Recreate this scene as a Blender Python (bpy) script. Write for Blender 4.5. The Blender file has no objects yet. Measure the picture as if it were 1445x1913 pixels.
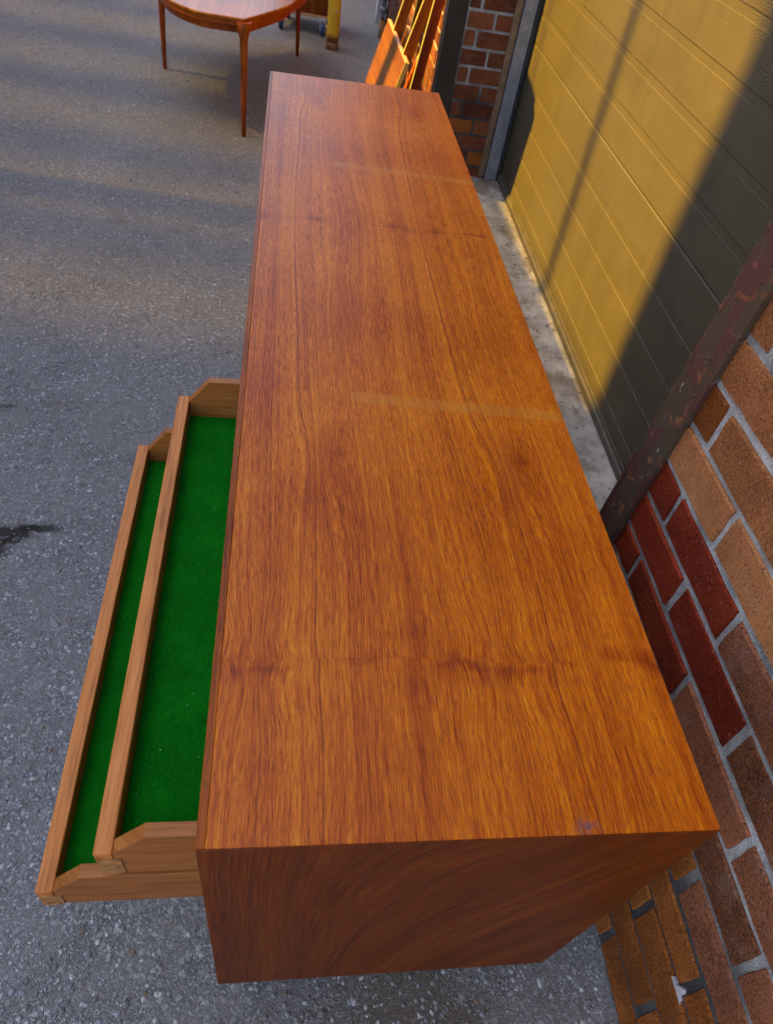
import bpy, bmesh, math, random
from mathutils import Vector, Matrix, Euler

R = math.radians
random.seed(7)
scene = bpy.context.scene
COL = scene.collection
GZ = -0.637                                   # the yard's surface; z = 0 is the sideboard's top

# ------------------------------------------------------------------ camera, sky, sun, exposure
cam_data = bpy.data.cameras.new('camera')
cam = bpy.data.objects.new('camera', cam_data)
COL.objects.link(cam)
cam.location = (0.05322, -0.19516, 0.61321)
cam.rotation_euler = (R(43.1503), R(-7.9540), R(-4.6284))
cam_data.sensor_fit = 'VERTICAL'
cam_data.sensor_height = 36.0
cam_data.lens = 1325.66 / 1913 * 36.0
cam_data.clip_start = 0.02
cam_data.clip_end = 400
cam_data.dof.use_dof = True
cam_data.dof.focus_distance = 1.05
cam_data.dof.aperture_fstop = 9.0
scene.camera = cam

SUN_K, SUN_T = -0.12, 1.25                    # the sun's rays run along (1, SUN_K, -SUN_T)
world = bpy.data.worlds.new('World')
scene.world = world
world.use_nodes = True
wn = world.node_tree
sky = wn.nodes.new('ShaderNodeTexSky')
sky.sky_type = 'NISHITA'
sky.sun_disc = False
sky.sun_elevation = math.atan(SUN_T / math.hypot(1, SUN_K))
sky.sun_rotation = math.atan2(-1, -SUN_K)
sky.air_density = 1.0
sky.dust_density = 2.5
sky.ozone_density = 1.0
bg = wn.nodes['Background']
bg.inputs['Strength'].default_value = 0.095
wn.links.new(sky.outputs[0], bg.inputs['Color'])

sun_data = bpy.data.lights.new('sun', 'SUN')
sun = bpy.data.objects.new('sun', sun_data)
COL.objects.link(sun)
sun_data.energy = 4.8
sun_data.angle = R(0.65)
sun_data.color = (1.0, 0.56, 0.02)
sun.rotation_euler = Vector((1, SUN_K, -SUN_T)).to_track_quat('-Z', 'Y').to_euler()
sun.location = (-6, 1, 8)

scene.view_settings.view_transform = 'Standard'
scene.view_settings.look = 'None'
scene.view_settings.gamma = 1.0
scene.view_settings.use_curve_mapping = False
scene.view_settings.exposure = 2.5


# ------------------------------------------------------------------ node maths
class S:
    """A scalar socket with operators; builds Math nodes."""
    def __init__(self, t, sock): self.t, self.s = t, sock
    def op(self, kind, *a, clamp=False):
        n = self.t.nodes.new('ShaderNodeMath'); n.operation = kind; n.use_clamp = clamp
        for i, v in enumerate((self,) + a):
            if isinstance(v, S): self.t.links.new(v.s, n.inputs[i])
            else: n.inputs[i].default_value = v
        return S(self.t, n.outputs[0])
    def __add__(s, o): return s.op('ADD', o)
    __radd__ = __add__
    def __mul__(s, o): return s.op('MULTIPLY', o)
    __rmul__ = __mul__
    def __sub__(s, o): return s.op('SUBTRACT', o)
    def __rsub__(s, o): return (s * -1) + o
    def __truediv__(s, o): return s.op('DIVIDE', o)
    def __neg__(s): return s * -1
    def sin(s): return s.op('SINE')
    def abs(s): return s.op('ABSOLUTE')
    def floor(s): return s.op('FLOOR')
    def fmod(s, m): return s.op('FLOORED_MODULO', m)
    def exp(s): return s.op('EXPONENT')
    def pw(s, e): return s.op('POWER', e)
    def sqrt(s): return s.op('SQRT')
    def clamp(s): return s.op('ADD', 0.0, clamp=True)
    def gt(s, v): return s.op('GREATER_THAN', v)
    def lt(s, v): return s.op('LESS_THAN', v)
    def max(s, v): return s.op('MAXIMUM', v)
    def min(s, v): return s.op('MINIMUM', v)
    def ramp(s, a, b):                                  # smooth 0..1 between a and b
        n = s.t.nodes.new('ShaderNodeMapRange'); n.interpolation_type = 'SMOOTHSTEP'
        n.inputs['From Min'].default_value = a; n.inputs['From Max'].default_value = b
        s.t.links.new(s.s, n.inputs['Value']); return S(s.t, n.outputs[0])


class M:
    """A material under construction."""
    def __init__(self, name, rough=0.6, spec=0.5, metal=0.0):
        self.m = bpy.data.materials.new(name); self.m.use_nodes = True
        self.t = self.m.node_tree
        self.b = self.t.nodes['Principled BSDF']
        self.b.inputs['Roughness'].default_value = rough
        self.b.inputs['Specular IOR Level'].default_value = spec
        self.b.inputs['Metallic'].default_value = metal
    def coords(self, kind='Object'):
        if kind == 'World':
            n = self.t.nodes.new('ShaderNodeNewGeometry'); v = n.outputs['Position']
        else:
            n = self.t.nodes.new('ShaderNodeTexCoord'); v = n.outputs[kind]
        self.v = v
        s = self.t.nodes.new('ShaderNodeSeparateXYZ'); self.t.links.new(v, s.inputs[0])
        return [S(self.t, o) for o in s.outputs]
    def vec(self, x, y, z=0.0):
        n = self.t.nodes.new('ShaderNodeCombineXYZ')
        for i, q in enumerate((x, y, z)):
            if isinstance(q, S): self.t.links.new(q.s, n.inputs[i])
            else: n.inputs[i].default_value = q
        return n.outputs[0]
    def noise(self, vec, scale=1.0, detail=2.0, rough=0.5, dist=0.0):
        n = self.t.nodes.new('ShaderNodeTexNoise')
        n.inputs['Scale'].default_value = scale; n.inputs['Detail'].default_value = detail
        n.inputs['Roughness'].default_value = rough; n.inputs['Distortion'].default_value = dist
        self.t.links.new(vec, n.inputs['Vector'])
        return S(self.t, n.outputs[0])
    def voro(self, vec, scale, feature='F1', rand=1.0):
        n = self.t.nodes.new('ShaderNodeTexVoronoi'); n.feature = feature
        n.inputs['Scale'].default_value = scale; n.inputs['Randomness'].default_value = rand
        self.t.links.new(vec, n.inputs['Vector'])
        if feature == 'DISTANCE_TO_EDGE': return S(self.t, n.outputs['Distance'])
        s = self.t.nodes.new('ShaderNodeSeparateColor'); self.t.links.new(n.outputs['Color'], s.inputs[0])
        return S(self.t, n.outputs['Distance']), S(self.t, s.outputs[0]), S(self.t, s.outputs[1])
    def rnd(self):
        n = self.t.nodes.new('ShaderNodeObjectInfo'); return S(self.t, n.outputs['Random'])
    def ramp(self, fac, stops):
        n = self.t.nodes.new('ShaderNodeValToRGB'); e = n.color_ramp.elements
        while len(e) < len(stops): e.new(0.5)
        for el, (p, c) in zip(e, stops): el.position = p; el.color = (*c, 1)
        self.t.links.new(fac.s, n.inputs[0]); return n.outputs[0]
    def mix(self, fac, a, b, kind='MIX'):
        n = self.t.nodes.new('ShaderNodeMix'); n.data_type = 'RGBA'; n.blend_type = kind
        if isinstance(fac, S): self.t.links.new(fac.s, n.inputs[0])
        else: n.inputs[0].default_value = fac
        for i, q in ((6, a), (7, b)):
            if isinstance(q, tuple): n.inputs[i].default_value = (*q, 1)
            else: self.t.links.new(q, n.inputs[i])
        return n.outputs[2]
    def bright(self, colour, f):                        # colour times a scalar
        n = self.t.nodes.new('ShaderNodeVectorMath'); n.operation = 'SCALE'
        self.t.links.new(colour, n.inputs[0]); self.t.links.new(f.s, n.inputs['Scale'])
        return n.outputs[0]
    def colour(self, c):
        if isinstance(c, tuple): self.b.inputs['Base Color'].default_value = (*c, 1)
        else: self.t.links.new(c, self.b.inputs['Base Color'])
    def rough(self, s): self.t.links.new(s.s, self.b.inputs['Roughness'])
    def bump(self, h, strength=0.3, dist=0.001):
        n = self.t.nodes.new('ShaderNodeBump'); n.inputs['Strength'].default_value = strength
        n.inputs['Distance'].default_value = dist
        self.t.links.new(h.s, n.inputs['Height']); self.t.links.new(n.outputs[0], self.b.inputs['Normal'])


# ------------------------------------------------------------------ materials
def teak_top():
    """Teak veneer, grain along y: two slip-matched leaves side by side, end-matched at two cross seams."""
    m = M('teak_veneer_top', 0.36, 0.20)
    x, y, z = m.coords()
    wob = m.noise(m.vec(x * 7, 0.3, 1.0), 1, 1) * 0.02
    s0, s1 = (y - 0.174 + wob - 0.010), (y - 1.125 + wob - 0.010)
    a = s0.lt(0.0); c = s1.gt(0.0)
    # each outer field mirrors the middle one about its seam
    yy = y + a * (s0 * -2.0) + c * (s1 * -2.0)
    lane = ((x + 0.022) / 0.248).floor()
    u = (x + 0.022).fmod(0.248)
    wide = m.noise(m.vec(u * 5, yy * 1.0, lane * 0.25 + a * 0.4), 1, 1)
    g = u + (wide - 0.5) * 0.070
    # two burls per leaf: lines bow round them
    for kx, ky, sx, sy, amp in ((0.127, 0.452, 0.030, 0.10, 0.020), (0.060, 0.20, 0.05, 0.035, 0.010),
                                (0.16, 0.93, 0.03, 0.07, 0.012)):
        dx, dy = u - kx, yy - ky
        e = (((dx / sx) * (dx / sx) + (dy / sy) * (dy / sy)) * -1).exp()
        g = g + e * amp * (dx / ((dx * dx + 0.00012).sqrt()))
    # growth lines: thin, dark, coming and going
    ph = g * 420.0 + m.noise(m.vec(g * 22, yy * 0.35), 1, 1) * 9.0
    line = (ph.sin() * 0.5 + 0.5).pw(44.0)
    pres = m.noise(m.vec(g * 34, yy * 1.0, 5.0), 1, 1).ramp(0.49, 0.66)
    line = line * pres
    band = m.noise(m.vec(g * 28, yy * 0.5, 9.0), 1, 4, 0.7)
    mott = m.noise(m.vec(x * 8, yy * 4.5, 3.0), 1, 2, 0.5)
    pores = m.noise(m.vec(g * 1050, yy * 70, 2.0), 1, 2, 0.65)
    thin = m.noise(m.vec(g * 240, yy * 1.6, 6.0), 1, 3, 0.6)
    fine = m.noise(m.vec(g * 900, yy * 30, 7.0), 1, 3, 0.7)
    near_seam = ((s0 / 0.02) * (s0 / 0.02) * -1).exp() + ((s1 / 0.014) * (s1 / 0.014) * -1).exp()
    seamline = (s1.abs().ramp(0.0022, 0.0008) * m.noise(m.vec(x * 9, 2.0, 1.0), 1, 1).ramp(0.40, 0.55)) + s0.abs().ramp(0.0016, 0.0006) * m.noise(m.vec(x * 11, 7.0, 1.0), 1, 1).ramp(0.45, 0.6) * 0.25
    blot = near_seam * m.noise(m.vec(x * 14, y * 30, 4.0), 1, 2).ramp(0.42, 0.66)
    knot = ((((u - 0.140) / 0.016).pw(2.0) + ((yy - 0.470) / 0.045).pw(2.0)) * -1).exp() \
        + ((((u - 0.118) / 0.018).pw(2.0) + ((yy - 0.405) / 0.035).pw(2.0)) * -1).exp() * 0.9
    tone = 0.52 + (band - 0.5) * 0.70 + (mott - 0.5) * 0.42 + (fine - 0.5) * 1.25 + (thin - 0.5) * 0.60 - knot * 0.13 - blot * 0.22
    col = m.ramp(tone.clamp(), [(0.13, (0.130, 0.015, 0.001)), (0.36, (0.300, 0.052, 0.001)),
                                (0.55, (0.445, 0.104, 0.002)), (0.82, (0.60, 0.188, 0.004))])
    col = m.mix((line * 0.72).clamp(), col, (0.095, 0.014, 0.004))
    pm = pores.ramp(0.48, 0.68)
    col = m.mix(pm * 0.50, col, (0.110, 0.018, 0.006))
    col = m.mix((seamline * 0.6).clamp(), col, (0.10, 0.016, 0.003))
    # two pale bars of reflected light, painted into the veneer colour
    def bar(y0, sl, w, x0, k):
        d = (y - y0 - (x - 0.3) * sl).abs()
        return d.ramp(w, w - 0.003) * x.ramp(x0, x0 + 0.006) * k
    light_bars = bar(0.586, -0.06, 0.0125, 0.152, 0.32) + bar(1.388, -0.083, 0.013, 0.150, 0.36)
    col = m.mix(light_bars.clamp(), col, (0.42, 0.175, 0.026))
    # the scuffed spot at the near edge
    sc = ((((x - 0.333) / 0.010).pw(2.0) + ((y - 0.006) / 0.007).pw(2.0)) * -1).exp() * m.noise(m.vec(x * 160, y * 160), 1, 2).ramp(0.35, 0.6)
    col = m.mix((sc * 0.9).clamp(), col, (0.12, 0.06, 0.07))
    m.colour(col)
    m.rough(0.30 + pm * 0.18 + (mott - 0.5) * 0.10)
    m.bump(pm * -1 + fine * 0.3, 0.22, 0.0006)
    return m.m


def teak(name, along='y', tone0=0.5, tint=1.0, flame=0.0, rough=0.38, scale=1.0, red=0.0):
    """Plain teak; along = the axis its grain runs on."""
    m = M(name, rough, 0.16)
    x, y, z = m.coords()
    if along == 'y': u, v, w = x, y, z
    elif along == 'x': u, v, w = y, x, z
    else: u, v, w = x, z, y
    if flame:
        wide = m.noise(m.vec(u * 3.2, v * 2.2, w * 3), 1, 2, 0.5)
        u = u - (v + 0.30) * flame * u.ramp(0.06, 0.36) + (wide - 0.5) * 0.025
    r = m.rnd()
    uu = u + w * 0.9
    wide = m.noise(m.vec(uu * 6 * scale, v * 1.5, r * 9), 1, 2)
    g = uu + (wide - 0.5) * (0.012 if flame else 0.05)
    line = ((g * 210.0 * scale + m.noise(m.vec(g * 20, v * 0.6, r * 5), 1, 1) * 8.0).sin() * 0.5 + 0.5).pw(9.0)
    pres = m.noise(m.vec(g * 30 * scale, v * 1.5, 5.0), 1, 1).ramp(0.46, 0.70)
    band = m.noise(m.vec(g * 30 * scale, v * 1.2, r * 7), 1, 3, 0.6)
    fine = m.noise(m.vec(g * 420, v * 11, 7.0), 1, 3, 0.65)
    pores = m.noise(m.vec(g * 800, v * 60, 2.0), 1, 2, 0.65).ramp(0.52, 0.70)
    tone = tone0 + (band - 0.5) * (0.6 if flame else 0.95) + (fine - 0.5) * 1.0
    k = tint
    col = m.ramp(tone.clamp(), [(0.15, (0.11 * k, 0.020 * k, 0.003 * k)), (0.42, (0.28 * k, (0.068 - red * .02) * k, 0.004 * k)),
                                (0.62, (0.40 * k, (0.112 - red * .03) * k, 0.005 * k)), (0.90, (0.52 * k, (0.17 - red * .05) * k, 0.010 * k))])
    col = m.mix((line * pres * 0.7).clamp(), col, (0.075 * k, 0.016 * k, 0.006 * k))
    col = m.mix(pores * 0.55, col, (0.09 * k, 0.02 * k, 0.008 * k))
    m.colour(col)
    m.bump(pores * -1 + fine * 0.4, 0.18, 0.0006)
    return m.m


def oak(name, along='y', light=1.0):
    """The paler solid wood of the drawers."""
    m = M(name, 0.5, 0.25)
    x, y, z = m.coords()
    u, v = (x + z * 0.8, y) if along == 'y' else (y * 0.9 + z, x)
    r = m.rnd()
    wide = m.noise(m.vec(u * 8, v * 2, r * 9), 1, 2)
    g = u + (wide - 0.5) * 0.03
    band = m.noise(m.vec(g * 70, v * 1.5, r * 4), 1, 3, 0.6)
    fine = m.noise(m.vec(g * 500, v * 18, 1.0), 1, 2, 0.6)
    tone = 0.5 + (band - 0.5) * 0.8 + (fine - 0.5) * 0.9
    k = light
    col = m.ramp(tone.clamp(), [(0.2, (0.22 * k, 0.066 * k, 0.012 * k)), (0.5, (0.45 * k, 0.155 * k, 0.030 * k)), (0.85, (0.58 * k, 0.23 * k, 0.066 * k))])
    m.colour(col)
    m.bump(fine, 0.15, 0.0006)
    return m.m


def plain(name, c, rough=0.6, metal=0.0, spec=0.5, var=0.25, scale=30, bump=0.0):
    m = M(name, rough, spec, metal)
    m.coords('World')
    n = m.noise(m.v, scale, 4, 0.6)
    lo = tuple(q * (1 - var) for q in c); hi = tuple(min(1, q * (1 + var)) for q in c)
    m.colour(m.ramp(n, [(0.3, lo), (0.7, hi)]))
    if bump: m.bump(n, bump, 0.002)
    return m.m


def brick_mat(name, dark, mid, light, pits=0.5, haze=(0.30, 0.22, 0.20), hz=0.25):
    m = M(name, 0.88, 0.12)
    m.coords('World'); v = m.v
    r = m.rnd()
    big = m.noise(v, 11, 3, 0.6); sp = m.noise(v, 330, 3, 0.7); sp2 = m.noise(v, 900, 2, 0.6)
    tone = 0.5 + (big - 0.5) * 0.9 + (sp - 0.5) * 1.7 + (r - 0.5) * 0.45
    col = m.ramp(tone.clamp(), [(0.18, dark), (0.5, mid), (0.85, light)])
    film = m.noise(v, 26, 4, 0.65).ramp(0.50, 0.78)
    col = m.mix(film * hz, col, haze)
    pit = m.voro(v, 150)[0].ramp(0.30, 0.08) * sp.ramp(0.42, 0.56)
    col = m.mix((pit * pits).clamp(), col, tuple(q * 0.25 for q in dark))
    fleck = m.voro(v, 420)[1].gt(0.975) * sp2.ramp(0.48, 0.6)
    col = m.mix(fleck * 0.4, col, (0.42, 0.36, 0.32))
    m.colour(col)
    m.bump(sp * 0.9 + big * 0.6 - pit * 1.0, 0.75, 0.0028)
    return m.m


def mortar_mat():
    m = M('mortar', 0.95, 0.15)
    x, y, z = m.coords('World'); v = m.v
    n = m.noise(v, 16, 4, 0.6); f = m.noise(v, 420, 3, 0.7); w = m.noise(v, 5, 2, 0.5)
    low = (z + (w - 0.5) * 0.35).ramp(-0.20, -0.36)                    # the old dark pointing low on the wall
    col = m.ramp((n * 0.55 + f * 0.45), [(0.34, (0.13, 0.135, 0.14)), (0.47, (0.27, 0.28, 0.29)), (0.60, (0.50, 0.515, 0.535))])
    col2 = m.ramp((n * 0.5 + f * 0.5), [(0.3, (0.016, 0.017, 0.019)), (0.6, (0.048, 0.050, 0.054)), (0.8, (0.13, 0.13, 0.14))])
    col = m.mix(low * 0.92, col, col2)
    m.colour(col); m.bump(f * 0.9 + n * 0.5, 0.9, 0.004)
    return m.m


def ground_mat():
    m = M('gravelly_asphalt', 0.93, 0.2)
    x, y, z = m.coords('World'); v = m.v
    wv = m.noise(v, 260, 2, 0.6) * 0.006
    v2 = m.vec(x + wv, y - wv, z * 0.0)
    d1, r1, q1 = m.voro(v2, 330); e1 = m.voro(v2, 330, 'DISTANCE_TO_EDGE')
    d2, r2, q2 = m.voro(v2, 130); e2 = m.voro(v2, 130, 'DISTANCE_TO_EDGE')
    big = m.noise(v, 2.2, 4, 0.6); mid = m.noise(v, 14, 4, 0.65); fine = m.noise(v, 500, 3, 0.7)
    stone = m.ramp(r1, [(0.0, (0.085, 0.082, 0.080)), (0.45, (0.17, 0.165, 0.16)), (0.85, (0.235, 0.23, 0.225)), (0.97, (0.36, 0.35, 0.345))])
    grout = (0.075, 0.072, 0.069)
    col = m.mix(e1.ramp(0.02, 0.10), grout, stone)
    larger = q2.gt(0.72) * e2.ramp(0.03, 0.10)
    stone2 = m.ramp(r2, [(0.0, (0.12, 0.115, 0.11)), (0.5, (0.23, 0.225, 0.22)), (1.0, (0.40, 0.39, 0.38))])
    col = m.mix(larger * 0.85, col, stone2)
    dust = mid.ramp(0.36, 0.66)
    col = m.mix(dust * 0.5 + 0.12, col, (0.185, 0.176, 0.166))
    col = m.bright(col, 0.88 + big * 0.60)
    # stains with a shape of their own
    def blob(cx, cy, sx, sy, k, lo=0.35, hi=0.62, s=9):
        wx = m.noise(v, s, 5, 0.7)
        d = (((x - cx) / sx) * ((x - cx) / sx) + ((y - cy) / sy) * ((y - cy) / sy)).sqrt() + (wx - 0.5) * 2.2
        return d.ramp(1.15, 0.45) * k
    oil = blob(-0.505, 0.868, 0.058, 0.030, 0.95, s=30) + blob(-0.440, 0.884, 0.042, 0.015, 0.9, s=30) + blob(-0.525, 0.825, 0.036, 0.036, 0.9, s=30)
    oil = oil + blob(-0.62, 1.29, 0.03, 0.012, 0.7, s=28)
    col = m.mix(oil.clamp(), col, (0.030, 0.026, 0.020))
    dirt = blob(0.27, -0.02, 0.13, 0.09, 0.6) + m.noise(v, 3.1, 5, 0.7).ramp(0.60, 0.74) * 0.35
    col = m.mix(dirt.clamp(), col, (0.105, 0.075, 0.045))
    specks = m.noise(v, 21, 5, 0.75).ramp(0.63, 0.70)
    col = m.mix(specks * 0.55, col, (0.055, 0.042, 0.032))
    m.colour(col)
    m.bump(e1.ramp(0.0, 0.16) * 0.7 + larger * 0.8 + fine * 0.25 + mid * 0.8, 0.7, 0.004)
    return m.m


def concrete_mat():
    m = M('worn_concrete', 0.9, 0.2)
    x, y, z = m.coords('World'); v = m.v
    n = m.noise(v, 7, 5, 0.65); f = m.noise(v, 300, 3, 0.7); b = m.noise(v, 30, 4, 0.7)
    col = m.ramp(n * 0.6 + f * 0.25 + b * 0.15, [(0.36, (0.15, 0.143, 0.13)), (0.5, (0.30, 0.287, 0.265)), (0.64, (0.44, 0.42, 0.39))])
    st = m.noise(m.vec(x * 9, y * 5, 3.0), 1, 5, 0.7).ramp(0.48, 0.62)
    col = m.mix(st * 0.75, col, (0.16, 0.125, 0.085))
    sp = m.noise(v, 36, 5, 0.75).ramp(0.565, 0.64)
    edge = m.noise(v, 18, 4, 0.7) * 0.09 + x - 0.017 * (y - 0.3) - 0.9
    sp = (sp * 0.85 + edge.ramp(0.065, 0.095) * 0.75).clamp()
    col = m.mix(sp * 0.85, col, (0.055, 0.047, 0.038))
    m.colour(col); m.bump(b * 0.7 + f * 0.4 - sp * 0.6, 0.5, 0.003)
    return m.m


def peeling_mat():
    """Rusty steel under two coats of flaking brown and maroon paint."""
    m = M('flaking_paint_steel', 0.5, 0.45)
    x, y, z = m.coords('World'); v = m.v
    n1 = m.noise(m.vec(x * 20, y * 24, z * 13), 1, 4, 0.55, 0.6); n2 = m.noise(v, 34, 5, 0.6, 0.8); n3 = m.noise(v, 120, 4, 0.65)
    f = m.noise(v, 420, 3, 0.7)
    brown = m.mix(f, (0.040, 0.028, 0.018), (0.080, 0.056, 0.034))
    maroon = m.mix(f, (0.052, 0.021, 0.017), (0.098, 0.042, 0.035))
    rust = m.mix(n3, (0.30, 0.075, 0.018), (0.10, 0.030, 0.012))
    k1 = n1.ramp(0.505, 0.520)
    col = m.mix(k1, brown, maroon)
    k2 = n2.ramp(0.600, 0.615)
    col = m.mix(k2 * 0.65, col, rust)
    chip = m.noise(v, 75, 3, 0.6).ramp(0.70, 0.715)
    col = m.mix(chip * 0.5, col, (0.28, 0.085, 0.055))
    white = m.noise(m.vec(x * 60 + 9, y * 60, z * 34), 1, 3, 0.6).ramp(0.745, 0.755)
    col = m.mix(white * 0.6, col, (0.42, 0.38, 0.36))
    low_dark = (z + (n2 - 0.5) * 0.3).ramp(-0.16, -0.34)  # darker towards the guard's lower end
    col = m.mix(low_dark * 0.72, col, (0.020, 0.016, 0.013))
    m.colour(col)
    m.rough(0.42 + k2 * 0.4 + n3 * 0.15)
    m.bump(k1 * 0.8 - k2 * 0.9 - chip * 0.6 + n2 * 0.6 + n3 * 0.3, 0.8, 0.0020)
    return m.m


def door_mat():
    """Painted steel door skin with an embossed woodgrain running along the door."""
    m = M('embossed_door_paint', 0.48, 0.2)
    x, y, z = m.coords()
    n = m.noise(m.vec(y * 3.0, z * 9, 2.0), 1, 3, 0.6)
    warp = m.noise(m.vec(y * 7, z * 10, 1.0), 1, 2) * 0.055 + m.noise(m.vec(y * 40, z * 40, 4.0), 1, 1) * 0.006
    grain = ((z + warp) * 1500).sin()
    fine = m.noise(m.vec(y * 120, z * 600, 3.0), 1, 3, 0.65)
    dirt = m.noise(m.vec(y * 2.2, z * 1.4, 7.0), 1, 4, 0.65).ramp(0.46, 0.72)
    drip = m.noise(m.vec(y * 26, z * 2.2, 5.0), 1, 3, 0.6).ramp(0.55, 0.75)
    col = m.ramp(n * 0.6 + fine * 0.4, [(0.3, (0.054, 0.046, 0.030)), (0.7, (0.075, 0.064, 0.041))])
    col = m.mix(dirt * 0.42 + drip * 0.30, col, (0.030, 0.025, 0.018))
    m.colour(col)
    m.rough(0.50 + dirt * 0.25)
    m.bump(grain * 0.45 + fine * 0.9, 0.32, 0.0010)
    return m.m


def felt_mat():
    m = M('green_felt', 1.0, 0.05)
    x, y, z = m.coords()
    n = m.noise(m.v, 700, 3, 0.7); b = m.noise(m.v, 22, 4, 0.65)
    col = m.ramp(n * 0.72 + b * 0.28, [(0.3, (0.001, 0.026, 0.002)), (0.52, (0.002, 0.095, 0.003)), (0.75, (0.006, 0.175, 0.007))])
    lint = m.voro(m.v, 240)[1].gt(0.955) * m.voro(m.v, 240)[0].lt(0.15)
    col = m.mix(lint * 0.45, col, (0.45, 0.52, 0.36))
    m.colour(col); m.bump(n, 0.5, 0.0015)
    return m.m


def yellow_paint():
    m = M('chipped_yellow_paint', 0.45, 0.5)
    x, y, z = m.coords(); v = m.v
    n = m.noise(v, 45, 4, 0.65); b = m.noise(v, 9, 3, 0.6)
    col = m.ramp(b, [(0.3, (0.60, 0.36, 0.010)), (0.7, (0.72, 0.47, 0.030))])
    rust = m.mix(n, (0.20, 0.055, 0.015), (0.07, 0.028, 0.014))
    low = (z + (n - 0.5) * 0.10).ramp(0.085, 0.050)
    col = m.mix((low + n.ramp(0.70, 0.72) * 0.9).clamp(), col, rust)
    m.colour(col); m.bump(n - low, 0.4, 0.002)
    return m.m


def pipe_mat():
    m = M('galvanised_pipe', 0.5, 0.5, 0.35)
    x, y, z = m.coords(); n = m.noise(m.v, 40, 4, 0.65)
    col = m.ramp(n, [(0.3, (0.10, 0.115, 0.13)), (0.7, (0.26, 0.29, 0.32))])
    low = (z + (n - 0.5) * 0.05).ramp(0.125, 0.105)
    col = m.mix(low, col, m.mix(n, (0.34, 0.14, 0.045), (0.12, 0.045, 0.02)))
    m.colour(col)
    return m.m


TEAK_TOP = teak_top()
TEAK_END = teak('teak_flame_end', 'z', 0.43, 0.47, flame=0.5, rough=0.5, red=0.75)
TEAK_DARK = teak('teak_lipping', 'y', 0.44, 0.82, rough=0.36, red=0.4)
TEAK_X = teak('teak_crosswise', 'x', 0.45, 0.85)
TEAK_LEG = teak('teak_turned_leg', 'z', 0.50, 0.95, red=1.0)
TEAK_LEAF = teak('teak_table_leaf', 'y', 0.52, 0.36, red=-1.0)
TEAK_BOARD = teak('teak_board', 'z', 0.45, 0.75)
TEAK_RED = teak('reddish_board', 'z', 0.35, 0.70, red=1.6)
TEAK_TABLE = teak('teak_table_top', 'y', 0.55, 1.0, rough=0.30)
OAK_Y = oak('drawer_wood_lengthwise', 'y')
OAK_X = oak('drawer_wood_crosswise', 'x', 0.62)
PALE_EDGE = plain('pale_board_edge', (0.30, 0.27, 0.05), 0.5, var=0.12)
SKYLIT_EDGE = plain('skylit_leaf_edge', (0.50, 0.27, 0.18), 0.35, var=0.12)  # pink sky light painted into the colour of the leaves' upper edges
PLY = plain('plywood_edge', (0.46, 0.27, 0.12), 0.6, var=0.15)
LAP = plain('worn_end_grain', (0.30, 0.135, 0.035), 0.7, var=0.55, scale=120, bump=0.3)
FELT = felt_mat()
MORTAR = mortar_mat()
B_RED = brick_mat('deep_red_brick', (0.080, 0.009, 0.003), (0.165, 0.020, 0.006), (0.23, 0.032, 0.010), 0.6, hz=0.04)
B_BROWN = brick_mat('brown_brick', (0.060, 0.022, 0.011), (0.145, 0.052, 0.024), (0.26, 0.095, 0.046), 0.9, hz=0.22)
B_TAN = brick_mat('tan_brick', (0.13, 0.048, 0.018), (0.26, 0.100, 0.036), (0.36, 0.155, 0.062), 0.7, (0.36, 0.20, 0.13), 0.25)
B_ORANGE = brick_mat('orange_brown_brick', (0.11, 0.033, 0.007), (0.23, 0.072, 0.014), (0.33, 0.115, 0.026), 0.6, (0.26, 0.13, 0.08), 0.12)
B_FAR = brick_mat('weathered_red_brick', (0.055, 0.019, 0.011), (0.13, 0.040, 0.018), (0.21, 0.072, 0.032), 0.4, (0.25, 0.20, 0.18), 0.15)
GROUND = ground_mat()
CONCRETE = concrete_mat()
PEEL = peeling_mat()
BLACK_STEEL = plain('blackened_steel', (0.016, 0.013, 0.012), 0.45, 0.0, 0.5, 0.5, 25, 0.3)
DOOR = door_mat()
RUBBER = plain('black_rubber', (0.018, 0.019, 0.021), 0.55, var=0.3)
SEAL = plain('door_seal', (0.062, 0.055, 0.042), 0.6, var=0.35, scale=18)
ALU = plain('dull_aluminium', (0.23, 0.245, 0.27), 0.5, 0.3, var=0.2, scale=22)
JAMBWOOD = plain('weathered_jamb_wood', (0.17, 0.105, 0.06), 0.8, var=0.4, scale=35)
STEEL = plain('zinc_plated_steel', (0.42, 0.45, 0.50), 0.35, 0.6, var=0.15)
BLUE_RUBBER = plain('blue_rubber', (0.012, 0.045, 0.14), 0.5, var=0.2)
YELLOW = yellow_paint()
PIPE = pipe_mat()
PALE_STONE = plain('pale_concrete_block', (0.38, 0.39, 0.41), 0.9, var=0.2, scale=20, bump=0.3)
RENDERED = plain('shade_building_render', (0.30, 0.27, 0.24), 0.9, var=0.2, scale=3)
DARKWOOD = plain('dark_timber', (0.05, 0.03, 0.02), 0.7, var=0.3)


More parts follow.
